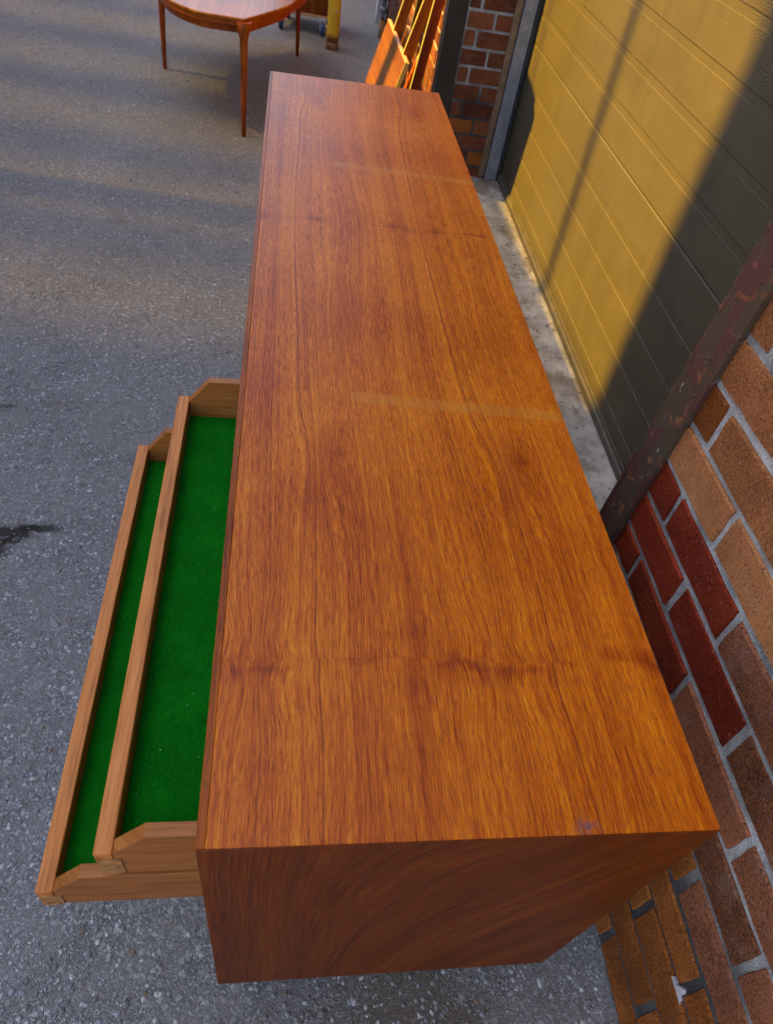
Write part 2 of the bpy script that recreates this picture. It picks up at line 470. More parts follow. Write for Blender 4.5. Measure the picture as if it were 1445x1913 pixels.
# ------------------------------------------------------------------ building helpers
class MB:
    """Collects shapes with material slots, then links them as one mesh object."""
    def __init__(self): self.bm = bmesh.new()
    def box(self, lo, hi, mi=0, bevel=0.0, seg=1):
        r = bmesh.ops.create_cube(self.bm, size=1.0)
        vs = r['verts']
        for v in vs:
            v.co = Vector([(lo[i] + hi[i]) / 2 + v.co[i] * (hi[i] - lo[i]) for i in range(3)])
        fs = {f for v in vs for f in v.link_faces}
        for f in fs: f.material_index = mi
        if bevel:
            es = list({e for v in vs for e in v.link_edges})
            r = bmesh.ops.bevel(self.bm, geom=es, offset=bevel, segments=seg, affect='EDGES', profile=0.5)
            for f in r['faces']: f.material_index = mi
        return self
    def prism(self, pts, axis, a, b, mi=0, bevel=0.0):
        """Polygon pts (in the two other axes, in order) extruded along axis from a to b."""
        def mk(p, h):
            q = list(p); q.insert('xyz'.index(axis), h); return Vector(q)
        va = [self.bm.verts.new(mk(p, a)) for p in pts]; vb = [self.bm.verts.new(mk(p, b)) for p in pts]
        fs = [self.bm.faces.new(va), self.bm.faces.new(vb[::-1])]
        n = len(pts)
        for i in range(n): fs.append(self.bm.faces.new((va[i], vb[i], vb[(i + 1) % n], va[(i + 1) % n])))
        for f in fs: f.material_index = mi
        bmesh.ops.recalc_face_normals(self.bm, faces=fs)
        if bevel:
            es = list({e for f in fs for e in f.edges})
            bmesh.ops.bevel(self.bm, geom=es, offset=bevel, segments=1, affect='EDGES')
        return self
    def tube(self, path, radii, n=14, mi=0, caps=True, smooth=True):
        rings = []
        for i, (p, r) in enumerate(zip(path, radii)):
            p = Vector(p)
            d = (Vector(path[min(i + 1, len(path) - 1)]) - Vector(path[max(i - 1, 0)])).normalized()
            s = d.cross(Vector((0, 1, 0)) if abs(d.y) < 0.9 else Vector((1, 0, 0))).normalized(); t = d.cross(s)
            rr = r if isinstance(r, tuple) else (r, r)
            rings.append([self.bm.verts.new(p + s * math.cos(2 * math.pi * k / n) * rr[0] + t * math.sin(2 * math.pi * k / n) * rr[1]) for k in range(n)])
        fs = []
        for a, b in zip(rings, rings[1:]):
            for k in range(n):
                f = self.bm.faces.new((a[k], a[(k + 1) % n], b[(k + 1) % n], b[k])); f.smooth = smooth; fs.append(f)
        if caps: fs += [self.bm.faces.new(rings[0][::-1]), self.bm.faces.new(rings[-1])]
        for f in fs: f.material_index = mi
        bmesh.ops.recalc_face_normals(self.bm, faces=fs)
        return self
    def build(self, name, mats, parent=None, loc=None, rot=None):
        me = bpy.data.meshes.new(name); self.bm.normal_update(); self.bm.to_mesh(me); self.bm.free()
        for m in (mats if isinstance(mats, (list, tuple)) else [mats]): me.materials.append(m)
        o = bpy.data.objects.new(name, me); COL.objects.link(o)
        if parent: o.parent = parent
        if loc: o.location = loc
        if rot: o.rotation_euler = rot
        return o


def tag(o, label, cat, group=None):
    o['label'] = label; o['category'] = cat
    if group: o['group'] = group
    return o


def thing(name, label, cat, loc=(0, 0, 0), rotz=0.0, group=None):
    o = bpy.data.objects.new(name, None); COL.objects.link(o)
    o.empty_display_size = 0.1; o.location = loc; o.rotation_euler = (0, 0, rotz)
    return tag(o, label, cat, group)


def structure(o): o['kind'] = 'structure'; return o
def stuff(o): o['kind'] = 'stuff'; return o


# ------------------------------------------------------------------ the yard
def build_ground():
    bm = bmesh.new()
    random.seed(3)
    xs = [-60, -20, -8, -4] + [-2 + i * 0.1 for i in range(38)] + [4, 20, 60]
    ys = [-60, -20, -5] + [-1 + i * 0.1 for i in range(80)] + [12, 25, 60]
    grid = [[bm.verts.new((x, y, GZ + (random.uniform(-.0018, .0018) if abs(x) < 2 and -1 < y < 7 else 0))) for y in ys] for x in xs]
    for i in range(len(xs) - 1):
        for j in range(len(ys) - 1):
            f = bm.faces.new((grid[i][j], grid[i + 1][j], grid[i + 1][j + 1], grid[i][j + 1])); f.smooth = True
    me = bpy.data.meshes.new('ground'); bm.to_mesh(me); bm.free(); me.materials.append(GROUND)
    o = bpy.data.objects.new('ground', me); COL.objects.link(o); structure(o)


build_ground()

# the frame of the garage wall: x away from the yard, y along the wall, z up
WALL_O, WALL_A = (0.6, 0.3, 0.0), R(-1.0)
NEAR_END, FAR_END = 0.256, 2.697              # the opening's two sides, along the wall
DOOR_X = 0.340
TOPZ = 2.35

th = MB().box((-0.22, NEAR_END - 0.12, GZ - 0.05), (0.62, FAR_END + 0.04, GZ + 0.034), bevel=0.006) \
    .build('concrete_threshold', CONCRETE, None, WALL_O, (0, 0, WALL_A))
structure(th)

# ------------------------------------------------------------------ bricks
def brick_meshes(n=7):
    """Unit bricks with a slightly chipped outline; the face looks to -x, the side face to -y."""
    out = []
    for k in range(n):
        rg = random.Random(100 + k)
        ys = [-.5, -.30, -.08, .14, .33, .5]; zs = [-.5, -.1, .2, .5]
        per = [(y, -.5) for y in ys] + [(.5, z) for z in zs[1:]] + [(y, .5) for y in ys[::-1][1:]] + [(-.5, z) for z in zs[::-1][1:-1]]
        pts = [(y + rg.uniform(-.006, .006), z + rg.uniform(-.020, .020)) for y, z in per]
        bm = bmesh.new()
        ring0 = [bm.verts.new((-.5 + rg.uniform(-.004, .006), y * .982, z * .945)) for y, z in pts]
        ring1 = [bm.verts.new((-.465 + rg.uniform(-.012, .012), y, z)) for y, z in pts]
        ring2 = [bm.verts.new((.5, y, z)) for y, z in pts]
        fs = [bm.faces.new(ring0)]
        m_ = len(pts)
        for a, b in ((ring0, ring1), (ring1, ring2)):
            for q in range(m_): fs.append(bm.faces.new((a[q], a[(q + 1) % m_], b[(q + 1) % m_], b[q])))
        bmesh.ops.recalc_face_normals(bm, faces=fs)
        if fs[0].normal.x > 0: bmesh.ops.reverse_faces(bm, faces=fs)
        me = bpy.data.meshes.new('brick'); bm.to_mesh(me); bm.free(); me.materials.append(B_BROWN)
        out.append(me)
    return out


BRICKS = brick_meshes()
brick_seed = random.Random(11)


def brick(parent, lo, hi, mat, jitter=0.0014):
    me = BRICKS[brick_seed.randrange(len(BRICKS))]
    o = bpy.data.objects.new('brick', me); COL.objects.link(o); o.parent = parent
    j = lambda: brick_seed.uniform(-jitter, jitter)
    o.location = ((lo[0] + hi[0]) / 2 + j(), (lo[1] + hi[1]) / 2 + j(), (lo[2] + hi[2]) / 2 + j() * .6)
    o.scale = (hi[0] - lo[0], hi[1] - lo[1], hi[2] - lo[2])
    o.rotation_euler = (0, 0, brick_seed.uniform(-.004, .004))
    o.material_slots[0].link = 'OBJECT'; o.material_slots[0].material = mat
    return o


# near wall: course boundaries (mortar centres), top to bottom, read along the wall
BND = [-0.011, -0.079, -0.148, -0.211, -0.281, -0.353, -0.417, -0.494, -0.569, -0.634]
UPB = [-0.011 + 0.0715 * k for k in range(1, 34)]
near = thing('brick_wall', 'near brick wall beside the sideboard with pale mortar and deep red bricks', 'wall', WALL_O, WALL_A)
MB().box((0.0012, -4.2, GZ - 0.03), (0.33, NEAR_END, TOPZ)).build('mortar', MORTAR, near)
courses = [(UPB[k], UPB[k - 1] if k else BND[0], -1 - k) for k in range(len(UPB))] + [(BND[k], BND[k + 1], k) for k in range(9)]
MT = 0.0058
rest = MB()
for top, bot, row in courses:
    off = 0.146 if row % 2 == 0 else 0.043
    e = NEAR_END - 0.004
    js = [off - 0.2035 * k + brick_seed.uniform(-.004, .004) for k in range(22)]
    segs = [(js[0] + MT, e)] if e - js[0] > 0.03 else []
    segs += [(js[k + 1] + MT, js[k] - MT) for k in range(21)]
    for a, b in segs:
        lo, hi = (-0.003, a, bot + MT), (0.09, b, top - MT)
        if bot > 0.62 or b < -0.95:
            if top < 2.3: rest.box(lo, hi)
            continue
        mid = (a + b) / 2
        if row in (0, 1, 2) and (mid > -0.045 if row == 0 else mid > -0.16 if row == 1 else mid > 0.02): mat = B_RED
        elif row < 0 and mid > -0.3: mat = B_TAN
        elif row >= 6: mat = B_ORANGE
        elif row >= 4: mat = B_ORANGE if brick_seed.random() < .45 else B_BROWN
        else: mat = B_BROWN
        if row == -2 and mid > 0.14: mat = B_ORANGE
        brick(near, lo, hi, mat)
o = rest.build('brickwork', B_BROWN, near); stuff(o)

pt = MB()
pts = [(-0.3442, -0.4288), (-0.3458, -0.4199), (-0.3553, -0.4175), (-0.359, -0.409), (-0.3635, -0.4035), (-0.3676, -0.4077), (-0.3675, -0.4197), (-0.3785, -0.4234), (-0.3775, -0.4290), (-0.3603, -0.4293)]
pt.prism(pts, 'x', -0.0036, 0.02)
pt.build('white_mortar_patch', PALE_STONE, near)

# far wall with the returning side of the opening
far = thing('brick_wall', 'far brick wall behind the leaning boards, beyond the garage door', 'wall', WALL_O, WALL_A)
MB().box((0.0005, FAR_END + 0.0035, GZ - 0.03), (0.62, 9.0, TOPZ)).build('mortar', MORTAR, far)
FC = 0.0628
rest = MB()
F0 = -0.497 - 2 * FC
for row in range(46):
    bot = F0 + row * FC; top = bot + FC
    z0, z1 = max(bot + .0055, GZ), top - .0055
    if top > TOPZ - .02: break
    # the side of the opening, facing the camera
    cut = (0.176 if row % 2 else 0.115)
    for a, b in ((0.070, cut - .0055), (cut + .0055, 0.268)):
        lo, hi = (a, FAR_END - 0.001, z0), (b, FAR_END + 0.09, z1)
        if bot < 0.75: brick(far, lo, hi, B_FAR if brick_seed.random() < .86 else B_ORANGE)
        else: rest.box(lo, hi)
    # the face along the yard
    y = FAR_END + 0.080 if row % 2 else FAR_END + 0.080 - 0.098
    while y < 8.6:
        a, b = max(y + .0055, FAR_END + 0.082), y + 0.196 - .0055
        if b - a > 0.03:
            lo, hi = (-0.003, a, z0), (0.068, b, z1)
            if bot < 0.30 and a < 4.2: brick(far, lo, hi, B_FAR)
            else: rest.box(lo, hi)
        y += 0.196
stuff(rest.build('brickwork', B_FAR, far))

# steel corner guards on both edges of the opening
def guard(label, s, sign, mat, top):
    g = thing('corner_guard', label, 'corner guard', WALL_O, WALL_A)
    a, b = (s - 0.056, s) if sign > 0 else (s, s + 0.078)
    bm = MB().box((-0.013, a, GZ), (-0.0035, b, top), bevel=0.0012)
    m_ = bm.build('outer_flange', mat, g)
    c = (s + 0.0005, s + 0.009) if sign > 0 else (s - 0.009, s - 0.0005)
    MB().box((-0.013, c[0], GZ), (0.062, c[1], top), bevel=0.0012).build('side_flange', mat, g)
    return g


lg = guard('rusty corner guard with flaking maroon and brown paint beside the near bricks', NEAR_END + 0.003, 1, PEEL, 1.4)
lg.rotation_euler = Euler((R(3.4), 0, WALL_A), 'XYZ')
guard('black steel corner guard at the far side of the garage opening', FAR_END, -1, BLACK_STEEL, 2.2)

# jamb of the door, seen end on against the far side
jb = thing('door_jamb', 'grey metal door jamb with a wooden edge at the far brick return', 'door jamb', WALL_O, WALL_A)
MB().box((0.272, FAR_END - 0.022, GZ + 0.036), (0.322, FAR_END - 0.002, 2.2), bevel=0.002).build('metal_strip', ALU, jb)
MB().box((0.2705, FAR_END - 0.014, GZ + 0.036), (0.2715, FAR_END + 0.03, 2.2)).build('gasket', RUBBER, jb)
MB().box((0.2440, FAR_END - 0.012, GZ + 0.040), (0.270, FAR_END + 0.03, 2.2), bevel=0.003).build('wooden_edge', JAMBWOOD, jb)
MB().box((0.3225, FAR_END - 0.030, GZ + 0.036), (0.338, FAR_END - 0.004, 2.2), bevel=0.002).build('weather_strip', RUBBER, jb)
for zz in (-0.02, -0.42, 0.4, 0.9):
    MB().tube([(0.295, FAR_END - 0.0225, zz), (0.295, FAR_END - 0.0265, zz)], [0.006, 0.005], 10).build('screw_head', STEEL, jb)

# sectional garage door: every ribbed section its own part
gd = thing('garage_door', 'closed tan sectional garage door with horizontal ribs, half in sunlight', 'garage door', WALL_O, WALL_A)
Y0, Y1 = NEAR_END - 0.12, FAR_END + 0.02
RIB = 0.1095
Z_RIB0 = 0.045 - 6 * RIB


def section(z0, z1):
    """A skin with a V-groove at every rib line between z0 and z1, closed into a slab."""
    prof = [(DOOR_X + 0.0020, z0 + 0.0008), (DOOR_X, z0 + 0.004)]
    k = 0
    while True:
        zg = Z_RIB0 + k * RIB; k += 1
        if zg < z0 + 0.03: continue
        if zg > z1 - 0.02: break
        prof += [(DOOR_X, zg - 0.0210), (DOOR_X + 0.0017, zg - 0.0202), (DOOR_X + 0.0015, zg - 0.0012), (DOOR_X, zg)]
    prof += [(DOOR_X, z1 - 0.004), (DOOR_X + 0.0020, z1 - 0.0008), (DOOR_X + 0.04, z1 - 0.0008), (DOOR_X + 0.04, z0 + 0.0008)]
    MB().prism(prof, 'y', Y0, Y1).build('door_section', DOOR, gd)


zs = [GZ + 0.062, Z_RIB0 + 5 * RIB - 0.0, Z_RIB0 + 10 * RIB, Z_RIB0 + 15 * RIB, Z_RIB0 + 20 * RIB, Z_RIB0 + 25 * RIB]
for a, b in zip(zs, zs[1:]): section(a, b)
MB().box((DOOR_X - 0.012, Y0, GZ + 0.036), (DOOR_X + 0.03, Y1, GZ + 0.061), bevel=0.004, seg=2).build('bottom_seal', SEAL, gd)
MB().box((DOOR_X - 0.005, Y0, GZ + 0.0615), (DOOR_X - 0.0005, Y1, GZ + 0.071)).build('seal_retainer', SEAL, gd)

# wall over the opening, above the picture
lt = MB().box((0.02, NEAR_END + .001, 2.0), (0.33, FAR_END + .005, TOPZ)).build('lintel', RENDERED)
lt.location = WALL_O; lt.rotation_euler = (0, 0, WALL_A); structure(lt)

# ------------------------------------------------------------------ sideboard
L, D, HC, T = 1.9685, 0.460, 0.5442, 0.020
sb = thing('sideboard', 'long low teak sideboard with two open felt-lined drawers', 'sideboard', (0.23, 0.98, GZ))
OFF = Vector((-0.23, -0.98, -GZ))


def sbuild(mb, name, mat, parent=None):
    """Mesh kept in top-corner coordinates; the object is shifted so that it lands there."""
    o = mb.build(name, mat, parent or sb)
    if parent is None: o.location = OFF
    return o


LIP = 0.0076
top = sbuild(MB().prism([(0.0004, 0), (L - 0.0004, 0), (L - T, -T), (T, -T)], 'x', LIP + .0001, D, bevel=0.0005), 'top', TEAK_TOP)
sbuild(MB().prism([(0.0004, 0), (L - 0.0004, 0), (L - T, -T), (T, -T)], 'x', 0.0, LIP, bevel=0.0006), 'front_lipping', TEAK_DARK, top)
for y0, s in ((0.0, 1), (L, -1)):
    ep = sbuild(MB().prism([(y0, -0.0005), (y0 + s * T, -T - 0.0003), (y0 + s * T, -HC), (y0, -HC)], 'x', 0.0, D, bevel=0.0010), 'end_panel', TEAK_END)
sbuild(MB().box((0.004, T + .0005, -HC), (D - 0.02, L - T - .0005, -HC + T), bevel=.001), 'bottom_panel', TEAK_X)
sbuild(MB().box((D - 0.018, T + .0005, -HC + .001), (D - 0.006, L - T - .0005, -T - .001)), 'back_panel', TEAK_X)
DIV = 0.672
sbuild(MB().box((0.004, DIV, -HC + T + .0005), (D - 0.02, DIV + T, -T - .001), bevel=.001), 'divider', TEAK_X)
for k, (xa, ya, yb) in enumerate(((0.006, DIV + T + 0.003, 1.34), (0.022, 1.31, L - T - 0.003))):
    d_ = sbuild(MB().box((xa, ya, -HC + T + .003), (xa + 0.014, yb, -T - .004), bevel=.0015), 'sliding_door', teak('sliding_door_teak', 'z', 0.45, 0.9))
    MB().box((xa - 0.010, (ya + yb) / 2 - .02, -0.32), (xa - 0.0003, (ya + yb) / 2 + .02, -0.22), bevel=.003).build('pull', TEAK_DARK, d_)


def drawer(front_x, z_top, z_side, z_bot, y0=0.0185, y1=0.650, ft=0.0158, st=0.0130, open_=True, felt_z=None, zfb=None):
    """Front rail, two shaped sides, back, and a felt-lined tray."""
    zb = z_bot
    dr = sbuild(MB().box((front_x + ft + .0003, y0 + st + .0003, zb + 0.010), (front_x + 0.40, y1 - st - .0003, zb + 0.016)), 'drawer', OAK_Y)
    MB().box((front_x, y0, zfb or zb), (front_x + ft, y1, z_top), bevel=.0010).build('drawer_front', OAK_Y, dr)
    for ya, yb in ((y0 + .0004, y0 + st), (y1 - st, y1 - .0004)):
        ch = front_x + ft + 0.030
        MB().prism([(front_x + ft + .0003, zb + .004), (front_x + ft + .0003, z_top), (ch, z_side), (front_x + 0.41, z_side), (front_x + 0.41, zb + .004)], 'y', ya, yb, bevel=.0007).build('drawer_side', OAK_X, dr)
        MB().box((front_x + ft + .02, ya + .003, zb), (front_x + 0.40, yb - .001, zb + .0037)).build('runner', TEAK_DARK, dr)
    if open_: MB().box((front_x + .0012, y0 - .0006, zb + .006), (front_x + ft + .006, y0 + .0003, z_top - .012)).build('lap_joint', LAP, dr)
    MB().box((front_x + 0.3985, y0 + st + .0003, zb + 0.0165), (front_x + 0.41, y1 - st - .0003, z_side - .006)).build('drawer_back', OAK_Y, dr)
    fz = felt_z if felt_z is not None else zb + 0.02
    MB().box((front_x + ft + .0005, y0 + st + .0005, zb + 0.0163), (front_x + 0.398, y1 - st - .0005, fz)).build('felt_lining', FELT, dr)
    return dr


drawer(-0.0905, -0.060, -0.0235, -0.1165, felt_z=-0.0865)
drawer(-0.1590, -0.165, -0.1265, -0.2080, felt_z=-0.1870, y0=0.0195, y1=0.6550)
for z_t in (-0.270, -0.375):
    drawer(0.003, z_t, z_t + 0.037, z_t - 0.055, open_=False)
for sx in (0.055, D - 0.075):
    for sy in (0.16, L - 0.16):
        MB().tube([(sx, sy, GZ), (sx, sy, -HC + .001)], [0.010, 0.017], 14).build('leg', TEAK_LEG, sb, OFF)

# ------------------------------------------------------------------ bow-sided table
TZ = -0.190
TH = TZ - GZ
ta = thing('coffee_table', 'bow-sided teak table on slim tapered legs behind the sideboard', 'table', (-0.2, 3.95, GZ))
TOFF = Vector((0.2, -3.95, -GZ))
ctrl = [(-0.138, 3.252), (-0.195, 3.243), (-0.239, 3.241), (-0.332, 3.277), (-0.443, 3.379), (-0.535, 3.56), (-0.595, 3.80), (-0.612, 4.06),
        (-0.52, 4.38), (-0.34, 4.60), (-0.12, 4.70), (0.098, 4.665), (0.150, 4.40), (0.155, 4.10), (0.128, 3.88), (0.07, 3.684), (0.031, 3.56), (-0.061, 3.356)]
def smooth_loop(p, corners, n=4):
    out = []
    for i in range(len(p)):
        p0, p1, p2, p3 = (Vector(p[(i + k) % len(p)]) for k in (-1, 0, 1, 2))
        if i in corners: p0 = p1 * 2 - p2
        if (i + 1) % len(p) in corners: p3 = p2 * 2 - p1
        for k in range(n):
            t = k / n
            q = 0.5 * ((2 * p1) + (p2 - p0) * t + (2 * p0 - 5 * p1 + 4 * p2 - p3) * t * t + (3 * p1 - p0 - 3 * p2 + p3) * t ** 3)
            out.append((q.x, q.y))
    return out
ctrl[1], ctrl[2], ctrl[17] = (-0.195, 3.258), (-0.255, 3.262), (-0.068, 3.372)
ctrl = smooth_loop(ctrl, {0, 7, 11})
def inset(pts, d):
    c = Vector((sum(p[0] for p in pts) / len(pts), sum(p[1] for p in pts) / len(pts)))
    return [tuple(Vector(p) + (c - Vector(p)).normalized() * d) for p in pts]
def flip(pts): return pts
tt = MB().prism(ctrl, 'z', TZ - 0.012, TZ, bevel=0.003).build('table_top', TEAK_TABLE, ta, TOFF)
MB().prism(inset(ctrl, 0.006), 'z', TZ - 0.030, TZ - 0.0122).build('edge_band', TEAK_LEG, ta, TOFF)
MB().prism(inset(ctrl, 0.030), 'z', TZ - 0.060, TZ - 0.0302).build('apron', TEAK_LEG, ta, TOFF)
for (lx, ly, gx, gy) in ((-0.142, 3.272, -0.143, 3.248), (-0.575, 4.02, -0.583, 4.033), (0.082, 4.54, 0.089, 4.553)):
    p = [(gx, gy, GZ), (gx * .7 + lx * .3, gy * .7 + ly * .3, GZ + 0.14), (lx, ly, GZ + 0.30), (lx, ly, TZ - 0.075), (lx, ly, TZ - 0.045), (lx, ly, TZ - 0.0125)]
    MB().tube(p, [0.0095, 0.0125, 0.0155, 0.0175, 0.026, 0.034], 16).build('leg', TEAK_LEG, ta, TOFF)

# ------------------------------------------------------------------ cabinet on castors
cb = thing('wheeled_cabinet', 'teak cabinet on blue-wheeled castors behind the yellow post', 'cabinet', (0.14, 5.2, GZ), R(-8))
CZ = 0.090
MB().box((-0.165, -0.15, CZ), (0.165, 0.20, CZ + 0.013), bevel=.002).build('base_board', PLY, cb)
MB().box((-0.160, -0.145, CZ + 0.0133), (0.160, 0.195, CZ + 0.75), bevel=.002).build('carcass', teak('cabinet_teak', 'z', 0.36, 0.70), cb)
MB().box((-0.172, -0.158, CZ + 0.7503), (0.172, 0.20, CZ + 0.772), bevel=.003).build('cabinet_top', TEAK_X, cb)
for sx, sy in ((-0.135, -0.135), (0.125, -0.135), (-0.135, 0.15), (0.125, 0.15)):
    ca = MB().box((sx - .022, sy - .022, CZ - .005), (sx + .022, sy + .022, CZ - .0004), bevel=.002).build('castor', STEEL, cb)
    f = MB()
    for k in (-1, 1):
        f.prism([(sy - .020, CZ - .006), (sy + .020, CZ - .006), (sy - .008, 0.026), (sy - .024, 0.028)], 'x', sx + k * .016 - .0015, sx + k * .016 + .0015)
    f.build('fork', STEEL, ca)
    MB().tube([(sx - .012, sy - .016, 0.034), (sx - .009, sy - .016, 0.034), (sx + .009, sy - .016, 0.034), (sx + .012, sy - .016, 0.034)], [0.028, 0.034, 0.034, 0.028], 20).build('wheel', BLUE_RUBBER, ca)
    MB().tube([(sx - .019, sy - .016, 0.034), (sx + .019, sy - .016, 0.034)], [0.008, 0.008], 10).build('axle', STEEL, ca)
    MB().box((sx + .017, sy - .045, 0.052), (sx + .036, sy - .012, 0.060), bevel=.002).build('brake_pedal', PLY, ca)

# ------------------------------------------------------------------ yellow post
yp = thing('bollard', 'chipped yellow steel post with a rusted foot in front of the cabinet', 'bollard', (0.296, 4.785, GZ))
MB().tube([(0, 0, -0.02), (0, 0, 0.075), (-.002, 0, 0.6), (-.004, 0, 1.25)], [0.0365, 0.0375, 0.0375, 0.0375], 24).build('post', YELLOW, yp)
MB().tube([(-.004, 0, 1.25), (-.004, 0, 1.270), (-.004, 0, 1.28)], [0.0375, 0.028, 0.008], 24).build('cap', YELLOW, yp)
MB().tube([(0.012, -0.0365, 0.200), (0.012, -0.0405, 0.200)], [0.007, 0.006], 10).build('bolt_head', STEEL, yp)
MB().tube([(0, 0, -0.01), (0, 0, 0.030), (0, 0, 0.036)], [0.041, 0.041, 0.037], 20).build('foot_ring', plain('rusted_foot', (0.20, 0.10, 0.03), 0.9, var=0.5, scale=60, bump=.5), yp)

# ------------------------------------------------------------------ service pipe and pale block by the far wall
gp = thing('service_pipe', 'thin grey pipe with fittings and a rusty foot by the far wall', 'pipe', (0.622, 5.17, GZ))
MB().tube([(0, 0, -.01), (0.001, 0, 0.3), (0.004, 0, 1.2)], [0.0125, 0.0125, 0.0125], 12).build('pipe_run', PIPE, gp)
for z in (0.135, 0.20, 0.30, 0.375):
    MB().tube([(0, 0, z), (0, 0, z + .006), (0, 0, z + .030), (0, 0, z + .036)], [0.014, 0.022, 0.022, 0.014], 12).build('fitting', PIPE, gp)
MB().tube([(0, 0, 0.235), (-0.035, -0.012, 0.243)], [0.010, 0.010], 10).build('valve', PIPE, gp)
MB().tube([(-0.035, -0.012, 0.215), (-0.037, -0.012, 0.275)], [0.008, 0.008], 8).build('valve_handle', STEEL, gp)
MB().tube([(0, 0, 0.0), (0, 0, 0.10)], [0.0175, 0.0160], 12).build('foot_sleeve', plain('rusty_sleeve', (0.38, 0.17, 0.055), 0.9, var=0.4, scale=70), gp)
MB().tube([(0.004, 0, 1.2), (0.03, 0, 1.24), (0.075, 0, 1.25)], [0.0125, 0.0125, 0.0125], 12).build('elbow', PIPE, gp)

pb = MB().box((-0.032, -0.10, 0), (0.030, 0.10, 0.45), bevel=0.012, seg=2)
for v in pb.bm.verts: v.co += Vector((random.uniform(-.006, .006), random.uniform(-.01, .01), random.uniform(-.004, .004)))
pb = pb.build('concrete_block', PALE_STONE, None, (0.652, 5.62, GZ), (0, R(3), R(-2)))
tag(pb, 'pale grey slab standing against the far wall behind the pipe', 'slab')

# ------------------------------------------------------------------ table leaf and boards leaning on the far wall
def lean(o, x, y, ang, rz=0.0):
    o.location = (x, y, GZ); o.rotation_euler = Euler((0, ang, rz), 'XYZ')


# leaf: local x = thickness, z = up its face
tl = thing('table_leaf', 'bright orange teak table leaf leaning lowest against the wall', 'table leaf')
MB().box((0.0005, 0.0015, 0.0), (0.0185, 0.70, 0.3700), bevel=.0008).build('leaf_panel', TEAK_LEAF, tl)
MB().box((0.0, 0.0015, 0.3703), (0.019, 0.70, 0.3740), bevel=.0008).build('upper_edge', SKYLIT_EDGE, tl)
MB().box((0.0, -0.0025, 0.0), (0.019, 0.0012, 0.3740), bevel=.0008).build('end_edge', PALE_EDGE, tl)
lean(tl, 0.443, 3.305, R(15.8), R(1.5))


def board(label, x0, z0, x1, z1, y, w, t, mat, top_z, name='board'):
    """A long board on edge: thin pale edge towards the yard, broad face towards the camera."""
    k = (x1 - x0) / (z1 - z0)
    xb = x0 - (z0 - GZ) * k
    ang = math.atan(k)
    ln = (top_z - GZ) / math.cos(ang)
    b = thing(name, label, 'board', group='boards leaning on the far wall')
    MB().box((0.0035, 0, 0.0), (w, t, ln), bevel=.0010).build('face', mat, b)
    MB().box((0.0, 0, 0.0), (0.0032, t, ln), bevel=.0008).build('edge', PALE_EDGE, b)
    lean(b, xb, y, ang)
    return b


board('brown board with a pale edge rising behind the middle of the orange leaf', 0.537, -0.265, 0.566, -0.153, 3.80, 0.046, 0.014, TEAK_BOARD, 0.03)
board('narrow orange board in the gap between two wider brown boards', 0.602, -0.232, 0.614, -0.136, 3.70, 0.026, 0.012, TEAK_LEAF, 0.03)
board('wide olive brown board right behind the near corner of the orange leaf', 0.546, -0.269, 0.603, -0.069, 3.42, 0.048, 0.014, TEAK_BOARD, -0.02)
board('dark red board nearest the black corner guard', 0.580, -0.190, 0.605, -0.012, 3.16, 0.042, 0.014, TEAK_RED, 0.05)

t2 = thing('table_leaf', 'small brown table leaf with a pinkish upper edge between the boards', 'table leaf')
MB().box((0.0005, 0.0, 0.0), (0.0165, 0.16, 0.405), bevel=.0008).build('leaf_panel', TEAK_LEAF, t2)
MB().box((0.0, 0.0, 0.4053), (0.017, 0.16, 0.409), bevel=.0008).build('upper_edge', SKYLIT_EDGE, t2)
lean(t2, 0.492, 3.60, R(14), 0)
rl = thing('chair_rail', 'short rounded wooden rail with a pale end between the two right boards', 'rail')
MB().tube([(0, 0.02, 0), (0.10, 0.010, 0.35), (0.113, 0.0, 0.398)], [0.010, 0.011, 0.0105], 12).build('rod', TEAK_LEG, rl)
MB().tube([(0.1132, 0.0, 0.3985), (0.1145, -0.001, 0.4030)], [0.0100, 0.0075], 12).build('pale_end', PALE_EDGE, rl)
rl.location = (0.485, 3.27, GZ)

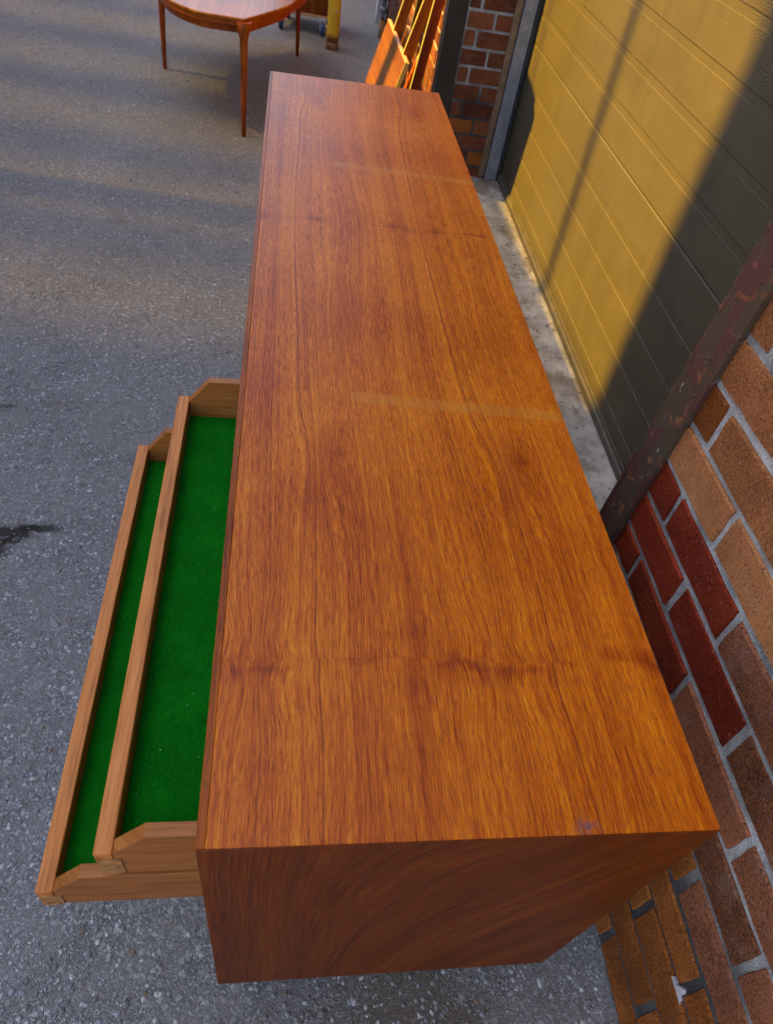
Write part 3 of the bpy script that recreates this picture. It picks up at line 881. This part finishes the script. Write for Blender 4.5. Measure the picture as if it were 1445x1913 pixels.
# ------------------------------------------------------------------ loose stones on the asphalt
def gravel():
    rng = random.Random(21)
    verts, faces, mats = [], [], []
    def stone(x, y, r):
        b = len(verts)
        a0 = rng.uniform(0, 6.28); ex = rng.uniform(.6, 1.0); h = r * rng.uniform(.35, .75)
        n = rng.choice((5, 6, 6))
        ca, sa = math.cos(a0), math.sin(a0)
        for zz, k in ((-.25 * h, 1.0), (.45 * h, .82)):
            for i in range(n):
                t = 2 * math.pi * (i + rng.uniform(-.22, .22)) / n
                px, py = math.cos(t) * r * k * rng.uniform(.82, 1.12), math.sin(t) * r * k * ex * rng.uniform(.82, 1.12)
                verts.append((x + px * ca - py * sa, y + px * sa + py * ca, GZ + zz + rng.uniform(-.08, .12) * h))
        verts.append((x + rng.uniform(-.2, .2) * r, y + rng.uniform(-.2, .2) * r, GZ + h))
        for i in range(n):
            j = (i + 1) % n
            faces.append((b + i, b + j, b + n + j, b + n + i)); faces.append((b + n + i, b + n + j, b + 2 * n))
        mi = rng.choices(range(5), (30, 26, 22, 18, 4))[0]
        mats.extend([mi] * (2 * n))
    for _ in range(42000):
        y = -0.35 + 2.3 * rng.random() ** 1.5; x = rng.uniform(-1.15, 0.62)
        if 0.0 < x < 0.44 and y > 0.12: continue
        if x > 0.58 and y < 0.2: continue
        stone(x, y, 0.0014 + 0.0038 * rng.random() ** 2.6)
    for _ in range(1500):
        y = -0.35 + 4.5 * rng.random() ** 1.4; x = rng.uniform(-1.6, 0.6)
        if 0.0 < x < 0.44 and 0.12 < y < 1.9: continue
        if x > 0.56 and y < 0.25: continue
        stone(x, y, 0.0035 + 0.0055 * rng.random() ** 2.5)
    for _ in range(1500):
        stone(rng.uniform(-1.9, 0.6), 1.7 + 3.8 * rng.random(), 0.002 + 0.004 * rng.random() ** 3)
    me = bpy.data.meshes.new('gravel'); me.from_pydata(verts, [], faces); me.update()
    cols = [(0.19, 0.185, 0.18), (0.13, 0.127, 0.125), (0.33, 0.325, 0.32), (0.185, 0.195, 0.215), (0.17, 0.115, 0.075)]
    for i, c in enumerate(cols): me.materials.append(plain('gravel_stone', c, 0.85, var=0.3, scale=150))
    me.polygons.foreach_set('material_index', mats)
    o = bpy.data.objects.new('gravel', me); COL.objects.link(o); stuff(o)


gravel()

# ------------------------------------------------------------------ unseen building across the yard, added and shaped to cast its shade
BX = -4.0
def occ(y, x=0.0): return y - SUN_K * (x - BX)
bld = MB()
c = occ(1.075 + 0.3, DOOR_X + 0.6)
cut = GZ + 0.03 + (0.985 - BX) * SUN_T
bld.box((BX - 3, -1.2, GZ), (BX, c, 8.6))
bld.box((BX - 3, c + .001, GZ), (BX, 8.5, 2.30))
bld.box((BX - 0.3, c + .001, cut - 0.68), (BX, occ(3.06, .95), cut))
bld.box((BX - 0.3, occ(4.08, .5), cut - 0.68), (BX, 8.5, cut - 0.1))
o = bld.build('shade_building', RENDERED); structure(o)
# added slatted screen, its gaps shaped to streak the ground with dim light
sc_ = MB()
rng = random.Random(5)
y = c + 0.002
while y < 8.5:
    gap = 0.0015 + 0.0009 * math.sin(y * 9.0) + rng.uniform(-.0002, .0002)
    if occ(2.40, -.5) < y < occ(2.58, -.5) or occ(2.80, -.5) < y < occ(2.92, -.5): gap = 0.0003
    w = 0.026 - gap
    sc_.box((BX - 0.024, y, 2.301), (BX - 0.02, y + w, cut - 0.685)); y += 0.026
o = sc_.build('shade_screen', DARKWOOD); structure(o)
MB().box((BX - 0.2, occ(3.58, .5), cut - 0.684), (BX, occ(3.74, .5), cut + 0.9)).build('leaf_shadow_block', RENDERED, bpy.data.objects['shade_building'])  # unseen block, added to throw a shadow band on the leaning leaf
# mast on the roof edge, unseen, added to shadow the door
px = BX
py = occ(1.745 + .3, .965)
pole = MB().tube([(px, py, cut + .001), (px, py, cut + 5)], [0.024, 0.024], 12)
pole.tube([(px, py, cut + 1.25), (px, py - 1.3, cut + 0.75)], [0.02, 0.02], 8)
o = pole.build('shadow_pole', STEEL); structure(o)
# unseen board on two rods, added and cut to shadow the door's far side
SX = 0.05
def up(s, z): t = (0.965 - SX); return (s + 0.3 - SUN_K * t, z + SUN_T * t)
pts = [up(2.72, -0.66), up(2.47, -0.66), up(2.40, -0.235), up(2.445, -0.212), up(2.452, -0.185), up(2.56, -0.165), up(2.72, -0.14)]
o = MB().prism(pts, 'x', SX - .01, SX + .01)
a, b = up(2.545, -0.17), up(2.585, -0.17)
for q in (a, b): o.tube([(SX, q[0], q[1] - .01), (SX, q[0], 2.6)], [0.004, 0.004], 8)
o.box((SX - .02, a[0] - .3, 2.6), (SX + .62, b[0] + .3, 2.63))
o = o.build('shadow_board', DARKWOOD); structure(o)
